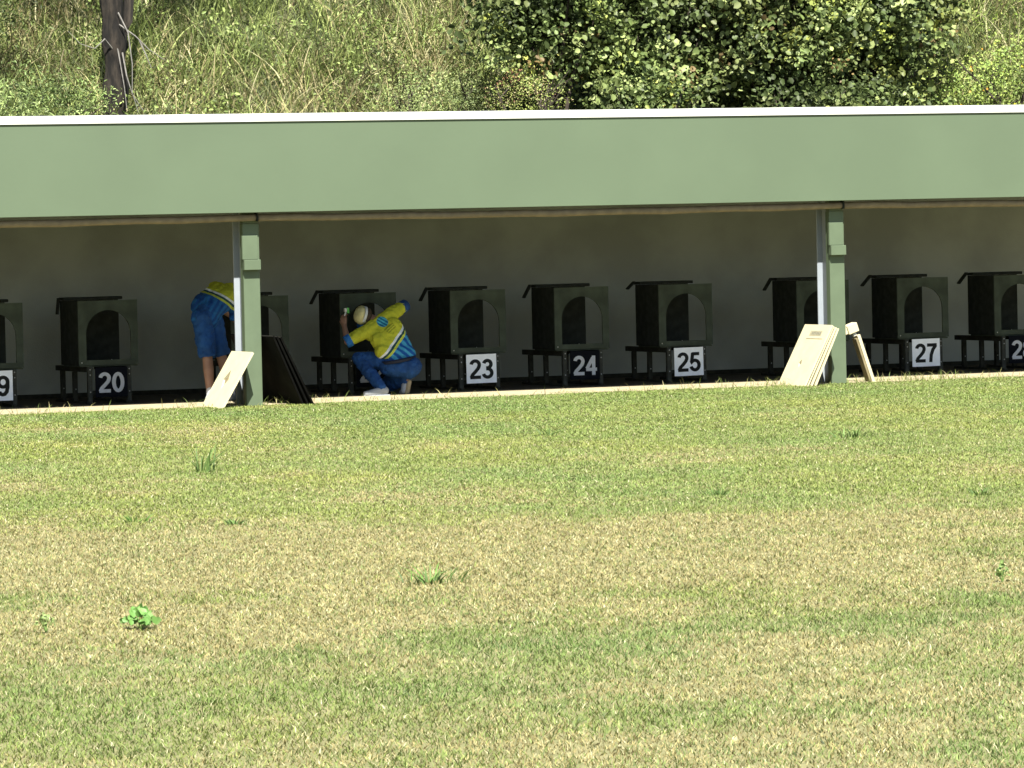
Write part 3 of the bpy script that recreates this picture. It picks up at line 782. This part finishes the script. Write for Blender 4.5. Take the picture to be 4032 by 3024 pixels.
boxobj('groove_line', -.24, .14, L2-.172, L2-.165, .0005, .0016, M_creamd, b2, bevel=0)
labs = ['second cream board in the stack leaning on the right post', 'third cream board in the stack, edge visible, leaning on the right post', 'rearmost cream board in the stack, touching the right post']
for k in range(3):
    dx = .042 + .042*k
    lean_board('target_board', x2-.49+dx, x2-.145+.024+.022*k, -.29-.012*k, .30, .632-.012*k, .014, M_cream, labs[k], group=g)
# dark panels leaning on the right side of the left post
for k in range(3):
    labd = ['innermost dark panel leaning on the right side of the left post', 'middle dark panel leaning on the right side of the left post', 'outermost dark panel leaning on the right side of the left post'][k]
    o, L3 = lean_board('dark_panel', .545+.055*k, .235+.040*k, -.22, 1.05, .715-.006*k, .020, M_panel, labd, 'panel', 'dark panels leaning on the left post', side=1)
    boxobj('edge_strip', -.637, -.6355, -.0, L3, -.0195, -.0005, M_edge, o, bevel=0)
# cream timber prop on the right side of the right post
pr_, L4 = lean_board('timber_prop', x2+.555, x2+.375, .05, .16, .525, .036, M_cream, 'cream timber prop with a block head leaning on the right side of the right post', 'timber prop', side=1)
boxobj('side_strip', -.05, .045, .0, L4-.03, -.062, -.038, M_creamd, pr_)
bk = boxobj('bracket', -.02, .02, L4-.005, L4+.035, -.06, -.02, M_bolt, pr_)
bmx = boxobj('head_block', -.045, .07, L4+.036, L4+.135, -.115, .012, M_cream, pr_, bevel=.005)
boxobj('head_arm', -.03, .05, L4+.05, L4+.13, -.26, -.117, M_cream, pr_)

# ------------------------------------------------------------------ people
def capsule(bm, a, b, ra, rb, seg=14, hs=4):
    a = Vector(a); b = Vector(b); ax = b-a; L_ = ax.length
    t = ax.normalized() if L_ > 1e-6 else Vector((0, 0, 1))
    s = t.cross(Vector((0, 0, 1)) if abs(t.z) < .9 else Vector((1, 0, 0))).normalized(); q = t.cross(s)
    rings = []
    for i in range(-hs+0, 1):
        an = math.pi/2*i/hs; 
        if i == -hs: continue
        rings.append((a + t*ra*math.sin(an), ra*math.cos(an)))
    for i in range(0, hs):
        an = math.pi/2*i/hs; rings.append((b + t*rb*math.sin(an), rb*math.cos(an)))
    vs = [[bm.verts.new(c + (s*math.cos(2*math.pi*k/seg)+q*math.sin(2*math.pi*k/seg))*r) for k in range(seg)] for c, r in rings]
    for i in range(len(vs)-1):
        for k in range(seg): bm.faces.new((vs[i][k], vs[i][(k+1) % seg], vs[i+1][(k+1) % seg], vs[i+1][k]))
    p0 = bm.verts.new(a - t*ra); p1 = bm.verts.new(b + t*rb)
    for k in range(seg):
        bm.faces.new((p0, vs[0][(k+1) % seg], vs[0][k])); bm.faces.new((p1, vs[-1][k], vs[-1][(k+1) % seg]))

def ellipsoid(bm, c, r, rot=None):
    M = Matrix.Translation(c) @ (rot.to_4x4() if rot is not None else Matrix.Identity(4)) @ Matrix.Diagonal((*r, 1))
    bmesh.ops.create_uvsphere(bm, u_segments=20, v_segments=12, radius=1, matrix=M)

def remeshed(name, build, m, parent, voxel=.009, smooth=6, base=(0, 0, 0), displace=0):
    bm = bmesh.new(); build(bm)
    bmesh.ops.translate(bm, verts=bm.verts, vec=-Vector(base))
    me = bpy.data.meshes.new('tmp'); bm.to_mesh(me); bm.free()
    o = bpy.data.objects.new('tmp', me); C.objects.link(o)
    r = o.modifiers.new('r', 'REMESH'); r.mode = 'VOXEL'; r.voxel_size = voxel
    s = o.modifiers.new('s', 'SMOOTH'); s.factor = .5; s.iterations = smooth
    if displace:
        tx_ = bpy.data.textures.new('folds', 'CLOUDS'); tx_.noise_scale = .055; tx_.noise_depth = 2
        dm = o.modifiers.new('d', 'DISPLACE'); dm.texture = tx_; dm.strength = displace; dm.mid_level = .5
    dg = bpy.context.evaluated_depsgraph_get(); dg.update()
    out = bpy.data.meshes.new_from_object(o.evaluated_get(dg))
    bpy.data.objects.remove(o)
    out.name = name
    out.materials.clear(); out.materials.append(m)
    out.polygons.foreach_set('use_smooth', [True]*len(out.polygons))
    return linkobj(bpy.data.objects.new(name, out), parent)

def chain(bm, pts, rad):
    for i in range(len(pts)-1): capsule(bm, pts[i], pts[i+1], rad[i], rad[i+1])

def hand(bm, wrist, palm_dir, palm_n, curl=.9, side=1, spread=.3):
    """palm + four bent fingers + thumb; palm_dir points to the fingers, palm_n out of the palm"""
    w = Vector(wrist); d = Vector(palm_dir).normalized(); n = Vector(palm_n); n = (n - d*n.dot(d)).normalized(); s = d.cross(n)*side
    for k in (-1, 0, 1): capsule(bm, w + s*.014*k, w + d*.075 + s*.026*k, .019, .016, 10)
    for k, L_ in zip((-1.5, -.5, .5, 1.5), (.066, .078, .084, .072)):
        p = w + d*.078 + s*.019*k
        d1 = (d*math.cos(curl*.5) + n*math.sin(curl*.5)).normalized(); q = p + d1*L_*.5
        d2 = (d*math.cos(curl*1.5) + n*math.sin(curl*1.5)).normalized(); e = q + d2*L_*.32
        d3 = (d*math.cos(curl*2.2) + n*math.sin(curl*2.2)).normalized(); f = e + d3*L_*.22
        capsule(bm, p, q, .0095, .0088, 8); capsule(bm, q, e, .0088, .0082, 8); capsule(bm, e, f, .0082, .0072, 8)
    p = w + d*.022 + s*.026; q = p + (d*.6 + s*.7 + n*.35).normalized()*.045; e = q + (d*.8 + s*.05 + n*.6).normalized()*.032
    capsule(bm, p, q, .014, .011, 8); capsule(bm, q, e, .011, .0085, 8)

def head(bm, c, up, fwd):
    """skull, jaw, nose, ears; up = crown direction, fwd = facing direction"""
    c = Vector(c); u = Vector(up).normalized(); f = Vector(fwd); f = (f - u*f.dot(u)).normalized(); s = f.cross(u)
    Rm = Matrix((s, f, u)).transposed()
    ellipsoid(bm, c + u*.03 - f*.008, (.076, .095, .088), Rm)
    ellipsoid(bm, c - u*.045 + f*.030, (.058, .066, .068), Rm)
    capsule(bm, c - u*.095 + f*.062, c - u*.092 + f*.060, .026, .026, 10)
    capsule(bm, c + u*.012 + f*.088, c - u*.022 + f*.112, .010, .016, 8)
    capsule(bm, c - u*.058 + f*.088 - s*.018, c - u*.058 + f*.088 + s*.018, .010, .010, 8)
    for k in (-1, 1):
        ellipsoid(bm, c + s*.078*k - u*.005 - f*.005, (.011, .022, .033), Rm)
        capsule(bm, c + s*.030*k + u*.022 + f*.078, c + s*.034*k + u*.022 + f*.079, .013, .013, 8)
    return u, f, s, Rm

# ---- crouching person --------------------------------------------------------
base = (2.05, 1.15, .012)
pc = thing('person', (base[0]+.095, base[1]+.22, base[2]), 'crouching person in yellow and blue shirt, blue trousers and cream cap reaching into a target', 'person')
hipL = Vector((2.13, 1.20, .335)); hipR = Vector((2.27, 1.13, .300)); knL = Vector((1.765, 1.38, .405)); anL = Vector((1.885, 1.06, .095))
knR = Vector((2.13, 1.60, .075)); anR = Vector((2.245, 1.20, .150))
waist = Vector((2.175, 1.20, .42)); chest = Vector((2.055, 1.28, .655)); shL = Vector((1.885, 1.36, .700)); shR = Vector((2.135, 1.33, .860)); neck = Vector((1.965, 1.38, .800))
elL = Vector((1.665, 1.42, .585)); wrL = Vector((1.690, 1.58, .755)); elR = Vector((2.300, 1.40, .935)); wrR = Vector((2.25, 1.56, .82))
hc = Vector((1.895, 1.455, .845))
def c_body(bm):
    chain(bm, [hipL, knL, anL], [.082, .052, .034]); chain(bm, [hipR, knR, anR], [.082, .052, .034])
    capsule(bm, hipL, hipR, .085, .085)
    for dv in (Vector((-.05, -.0, -.05)), Vector((.05, 0, .05))): capsule(bm, waist+dv*.8, chest+dv*1.3, .082, .09)
    capsule(bm, shL, shR, .06, .06); capsule(bm, chest, neck, .09, .055); capsule(bm, neck, hc - Vector((-.03, .01, .02)), .052, .050)
    chain(bm, [shL, elL, wrL], [.050, .041, .027]); chain(bm, [shR, elR, wrR], [.050, .041, .027])
    capsule(bm, elL.lerp(wrL, .3), elL.lerp(wrL, .45), .040, .037)
    hand(bm, wrL, (.05, .25, 1), (.7, .5, 0), .8, 1)
    hand(bm, wrR, (-.2, .9, .1), (-.3, 0, -1), .6, -1)
    head(bm, hc, (-.86, .15, .30), (-.25, .85, -.25))
    chain(bm, [anL, anL+Vector((.03, 0, -.05))], [.036, .036]); chain(bm, [anL+Vector((0, 0, -.05)), anL+Vector((-.17, -.02, -.065))], [.034, .026])
    chain(bm, [anR, anR+Vector((-.02, .06, -.11))], [.036, .03])
remeshed('body', c_body, M_skin, pc, .0065, 4, base)
SMc = shirt_mat('crouching_shirt_print', Vector((2.085, 1.20, .590)) - Vector(base), (.77, 0, -.66), (.62, .15, .66), logo=((2.003-base[0], .785-base[2]), (2.066-base[0], .712-base[2]), .16))
def c_shirt(bm):
    for dv in (Vector((-.055, 0, -.05)), Vector((.055, 0, .055)), Vector((0, 0, 0))): capsule(bm, waist+dv*.95+Vector((0, 0, -.015)), chest+dv*1.35, .100, .106)
    capsule(bm, shL, shR, .078, .076); capsule(bm, chest, neck.lerp(chest, .12), .112, .062)
    chain(bm, [shL, elL.lerp(shL, .12)], [.078, .066]); chain(bm, [shR, elR.lerp(shR, .15)], [.080, .068])
    capsule(bm, shL+Vector((.03, 0, -.04)), chest, .085, .1)
    capsule(bm, (1.995, 1.22, .475), (2.235, 1.17, .435), .100, .100); capsule(bm, (2.13, 1.2, .44), chest, .105, .11)
remeshed('shirt', c_shirt, SMc, pc, .008, 7, base, displace=.026)
def ring(bm, a, b, ra, rb): tube(bm, [a, Vector(a).lerp(b, .5), b], [ra, (ra+rb)/2+.001, rb], 18)
bm = bmesh.new(); ring(bm, elL.lerp(shL, .16)-Vector(base), elL.lerp(shL, -.10)-Vector(base), .070, .067); bm_obj('sleeve_cuff', bm, M_cuff, pc, smooth=True)
bm = bmesh.new(); ring(bm, elR.lerp(shR, .20)-Vector(base), elR.lerp(shR, -.22)-Vector(base), .071, .067); bm_obj('sleeve_cuff', bm, mat('dark_blue_cuff', (.012, .05, .18), .85, .2, 12), pc, smooth=True)
def c_tr(bm):
    capsule(bm, hipL, hipR, .108, .112); capsule(bm, waist+Vector((.0, 0, -.06)), hipR, .104, .108); capsule(bm, waist+Vector((-.03, 0, -.06)), hipL, .102, .105)
    chain(bm, [hipL, hipL.lerp(knL, .5), knL], [.108, .092, .070]); chain(bm, [knL, anL.lerp(knL, .45), anL+Vector((.0, 0, .015))], [.070, .070, .060])
    chain(bm, [hipR, hipR.lerp(knR, .5), knR], [.110, .095, .072]); chain(bm, [knR, anR+Vector((-.01, .02, -.0))], [.072, .060])
    capsule(bm, (2.05, 1.21, .315), (2.245, 1.14, .285), .110, .112)
remeshed('trousers', c_tr, M_trouser, pc, .008, 7, base, displace=.032)
bm = bmesh.new()
wa = Vector((2.150, 1.185, .378)) - Vector(base); axs = Vector((.16, 0, -.987)).normalized()
sx = Vector((.95, 0, -.20)).normalized(); sy = axs.cross(sx).normalized(); sx = sy.cross(axs)
vs = []
for k in range(28):
    a = 2*math.pi*k/28; p = wa + sx*math.cos(a)*.196 + sy*math.sin(a)*.140
    vs.append([bm.verts.new(p + axs*.019), bm.verts.new(p - axs*.019), bm.verts.new(p*1 + (wa-p)*.12 - axs*.012), bm.verts.new(p + (wa-p)*.12 + axs*.012)])
for k in range(28):
    q = vs[(k+1) % 28]
    for e_ in range(4): bm.faces.new((vs[k][e_], vs[k][(e_+1) % 4], q[(e_+1) % 4], q[e_]))
bm_obj('belt', bm, M_belt, pc, smooth=True)
def shoe_l(bm):
    capsule(bm, (1.925, 1.045, .060), (1.90, 1.045, .062), .046, .042); capsule(bm, (1.93, 1.045, .040), (1.70, 1.02, .036), .036, .030)
    capsule(bm, (1.86, 1.04, .062), (1.76, 1.03, .046), .036, .030); capsule(bm, (1.895, 1.05, .075), (1.90, 1.055, .10), .045, .046)
remeshed('shoe', shoe_l, M_shoe, pc, .006, 3, base)
bm = bmesh.new(); box(bm, 1.672-base[0], 1.975-base[0], 1.000-base[1], 1.082-base[1], -.008, .008); bm_obj('shoe_sole', bm, M_shoe, pc, bevel=.004)
# right foot on its toes, sole turned to the viewer
def shoe_r(bm):
    capsule(bm, (2.205, 1.19, .045), (2.235, 1.215, .135), .037, .040); capsule(bm, (2.200, 1.215, .032), (2.20, 1.245, .03), .030, .028); capsule(bm, (2.235, 1.225, .14), (2.23, 1.24, .12), .043, .043)
so = remeshed('shoe', shoe_r, M_shoe, pc, .006, 3, base)
def sole_r(bm):
    capsule(bm, (2.232, 1.163, .040), (2.262, 1.182, .140), .028, .028, 12)
    capsule(bm, (2.228, 1.166, .030), (2.245, 1.170, .085), .030, .026, 12)
remeshed('shoe_sole', sole_r, M_sole, so, .005, 2, base)
# cap: crown, band, dark brim
cu_, cf_ = Vector((-.93, .05, .25)).normalized(), Vector((-.2, .85, -.3))
cf_ = (cf_ - cu_*cf_.dot(cu_)).normalized(); cs_ = cf_.cross(cu_); Rm = Matrix((cs_, cf_, cu_)).transposed()
def cap_b(bm):
    p = hc + cu_*.060
    ellipsoid(bm, p + cu_*.010, (.092, .104, .062), Rm); capsule(bm, p - cu_*.01 - cs_*.03, p - cu_*.01 + cs_*.03, .076, .076)
cp = remeshed('cap', cap_b, M_cap, pc, .006, 3, base)
def cap_band(bm): 
    p = hc + cu_*.036; n_ = 26
    vs = []
    for k in range(n_):
        a = 2*math.pi*k/n_; q = p + cs_*math.cos(a)*.1 + cf_*math.sin(a)*.108
        vs.append([bm.verts.new(q + cu_*.014 - Vector(base)), bm.verts.new(q - cu_*.014 - Vector(base)), bm.verts.new(q + (p-q)*.1 - cu_*.014 - Vector(base)), bm.verts.new(q + (p-q)*.1 + cu_*.014 - Vector(base))])
    for k in range(n_):
        w_ = vs[(k+1) % n_]
        for e_ in range(4): bm.faces.new((vs[k][e_], vs[k][(e_+1) % 4], w_[(e_+1) % 4], w_[e_]))
bm = bmesh.new(); cap_band(bm); bm_obj('cap_band', bm, M_capband, cp, smooth=True)
def brim(bm):
    ellipsoid(bm, hc + cu_*.022 + cf_*.07, (.13, .135, .007), Rm)
remeshed('cap_brim', brim, M_cuff, cp, .005, 1, base)
def hair_c(bm):
    ellipsoid(bm, hc - cf_*.030 - cu_*.002, (.082, .080, .045), Rm)
remeshed('hair', hair_c, M_hair, pc, .006, 2, base)
# side patch on the left thigh
bm = bmesh.new(); pp = (hipL.lerp(knL, .42)) - Vector(base)
bmesh.ops.create_uvsphere(bm, u_segments=12, v_segments=8, radius=1, matrix=Matrix.Translation(pp + Vector((.03, -.085, .052))) @ Matrix.Rotation(R(30), 4, 'X') @ Matrix.Diagonal((.026, .008, .020, 1)))
bm_obj('thigh_patch', bm, M_dot, pc, smooth=True)
bm = bmesh.new()
bmesh.ops.create_uvsphere(bm, u_segments=12, v_segments=8, radius=1, matrix=Matrix.Translation(pp + Vector((.072, -.088, .050))) @ Matrix.Rotation(R(30), 4, 'X') @ Matrix.Diagonal((.014, .008, .020, 1)))
bm_obj('thigh_patch', bm, M_skin, pc, smooth=True)
# what the raised hand holds
hp = wrL + Vector((.02+.095, .02+.22, .095+.0))
mk = thing('paint_marker', hp, 'small white and green marker held up in the raised hand of the crouching person', 'marker')
bm = bmesh.new(); tube(bm, [(-.022, .0, -.05), (.0, 0, .01), (.012, 0, .045)], [.008, .010, .011], 10); bm_obj('barrel', bm, M_item, mk, smooth=True)
boxobj('tip', -.006, .040, -.012, .014, .046, .085, M_item, mk, bevel=.003)
boxobj('green_cover', .020, .046, -.018, -.0125, .030, .090, M_itemg, mk, bevel=.002)

# ---- bending person ----------------------------------------------------------
base = (.10, 1.10, .012)
pb = thing('person', (base[0]+.052, base[1]+.12, base[2]), 'person in yellow and blue shirt and blue shorts bending over behind the left post', 'person')
hL = Vector((-.075, 1.10, .885)); hR = Vector((.065, 1.20, .880)); kL = Vector((-.030, 1.09, .475)); kR = Vector((.165, 1.20, .475)); aL = Vector((-.020, 1.06, .095)); aR = Vector((.265, 1.20, .095))
w_ = Vector((.050, 1.20, 1.020)); ch = Vector((.225, 1.28, 1.125)); sL = Vector((.20, 1.43, 1.185)); sR = Vector((.300, 1.18, 1.075)); nk = Vector((.345, 1.36, 1.185)); hc2 = Vector((.470, 1.42, 1.150))
eR = Vector((.345, 1.22, .86)); rR = Vector((.475, 1.45, .775)); eL = Vector((.33, 1.55, .95)); rL = Vector((.52, 1.70, .86))
def b_body(bm):
    chain(bm, [hL, kL, kL.lerp(aL, .35), aL], [.085, .054, .056, .036]); chain(bm, [hR, kR, kR.lerp(aR, .35), aR], [.085, .054, .056, .036])
    capsule(bm, hL, hR, .088, .088)
    for dv in (Vector((-.02, .07, .02)), Vector((.02, -.07, -.02))): capsule(bm, w_+dv*.5, ch+dv*.6, .075, .080)
    capsule(bm, (hL+hR)/2, w_, .082, .08)
    capsule(bm, sL, sR, .06, .06); capsule(bm, ch, nk, .09, .055); capsule(bm, nk, hc2-Vector((.03, 0, 0)), .052, .050)
    chain(bm, [sR, eR, rR], [.050, .041, .028]); chain(bm, [sL, eL, rL], [.050, .041, .028])
    hand(bm, rR, (.8, .6, -.2), (0, .1, -1), .7, 1); hand(bm, rL, (.8, .5, -.2), (0, .1, -1), .7, -1)
    head(bm, hc2, (.85, .1, .25), (.35, .3, -.9))
    for a_ in (aL, aR): capsule(bm, a_+Vector((0, 0, -.05)), a_+Vector((.09, .13, -.065)), .035, .028)
remeshed('body', b_body, M_skin, pb, .0065, 4, base)
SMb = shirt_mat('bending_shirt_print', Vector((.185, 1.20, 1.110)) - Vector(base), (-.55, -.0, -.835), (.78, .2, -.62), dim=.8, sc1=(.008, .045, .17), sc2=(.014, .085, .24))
SMb2 = SMb
def b_shirt(bm):
    for dv in (Vector((-.03, .07, .02)), Vector((.03, -.07, -.03)), Vector((0, 0, 0))): capsule(bm, w_+dv*.9+Vector((-.04, 0, -.03)), ch+dv, .120, .112)
    capsule(bm, hL+Vector((-.01, .01, .0)), hR+Vector((.01, 0, .0)), .108, .110); capsule(bm, (hL+hR)/2, w_, .132, .128)
    capsule(bm, sL, sR, .080, .080); capsule(bm, ch, nk.lerp(ch, .1), .108, .066)
    chain(bm, [sR, sR.lerp(eR, .80)], [.082, .066]); chain(bm, [sL, sL.lerp(eL, .8)], [.078, .064])
    capsule(bm, w_+Vector((.02, -.03, -.05)), ch+Vector((.0, -.03, -.06)), .09, .085)
remeshed('shirt', b_shirt, SMb, pb, .008, 9, base, displace=.030)
bm = bmesh.new(); ring(bm, sR.lerp(eR, .82)-Vector(base), sR.lerp(eR, .98)-Vector(base), .068, .066); bm_obj('sleeve_cuff', bm, M_cuff, pb, smooth=True)
def b_short(bm):
    capsule(bm, hL+Vector((0, 0, .0)), hR, .110, .110); capsule(bm, (hL+hR)/2+Vector((0, 0, .05)), (hL+hR)/2, .125, .125)
    tube(bm, [hL+Vector((0, 0, .03)), hL.lerp(kL, .5)+Vector((0, 0, 0)), kL+Vector((.005, 0, .012))], [.108, .102, .098], 20)
    tube(bm, [hR+Vector((0, 0, .03)), hR.lerp(kR, .5)+Vector((.0, 0, 0)), kR+Vector((0, 0, .014))], [.108, .102, .098], 20)
remeshed('shorts', b_short, M_short, pb, .008, 6, base, displace=.030)
for (a_, mm_, dn) in ((aL, M_shoe, 0), (aR, M_shoe_g, 0)):
    def sock(bm, a_=a_): capsule(bm, a_+Vector((0, 0, .055)), a_+Vector((0, 0, -.02)), .041, .043)
    remeshed('sock', sock, M_sock, pb, .006, 2, base)
    def sh_(bm, a_=a_):
        capsule(bm, a_+Vector((-.03, -.04, -.048)), a_+Vector((.09, .13, -.055)), .040, .034); capsule(bm, a_+Vector((0, 0, -.03)), a_+Vector((.045, .065, -.045)), .046, .040)
    s_ = remeshed('shoe', sh_, mm_, pb, .006, 3, base)
def cap2(bm):
    u_ = Vector((.85, .1, .25)).normalized(); f_ = Vector((.35, .3, -.9)); f_ = (f_-u_*f_.dot(u_)).normalized(); s_ = f_.cross(u_); Rr = Matrix((s_, f_, u_)).transposed()
    ellipsoid(bm, hc2+u_*.055, (.09, .104, .065), Rr); ellipsoid(bm, hc2+u_*.028+f_*.11, (.075, .085, .010), Rr)
remeshed('cap', cap2, M_cuff, pb, .006, 3, base)
def hr2(bm):
    u_ = Vector((.85, .1, .25)).normalized(); f_ = Vector((.35, .3, -.9)); f_ = (f_-u_*f_.dot(u_)).normalized(); s_ = f_.cross(u_); Rr = Matrix((s_, f_, u_)).transposed()
    ellipsoid(bm, hc2-f_*.03-u_*.005, (.082, .08, .05), Rr)
remeshed('hair', hr2, M_hair, pb, .006, 2, base)
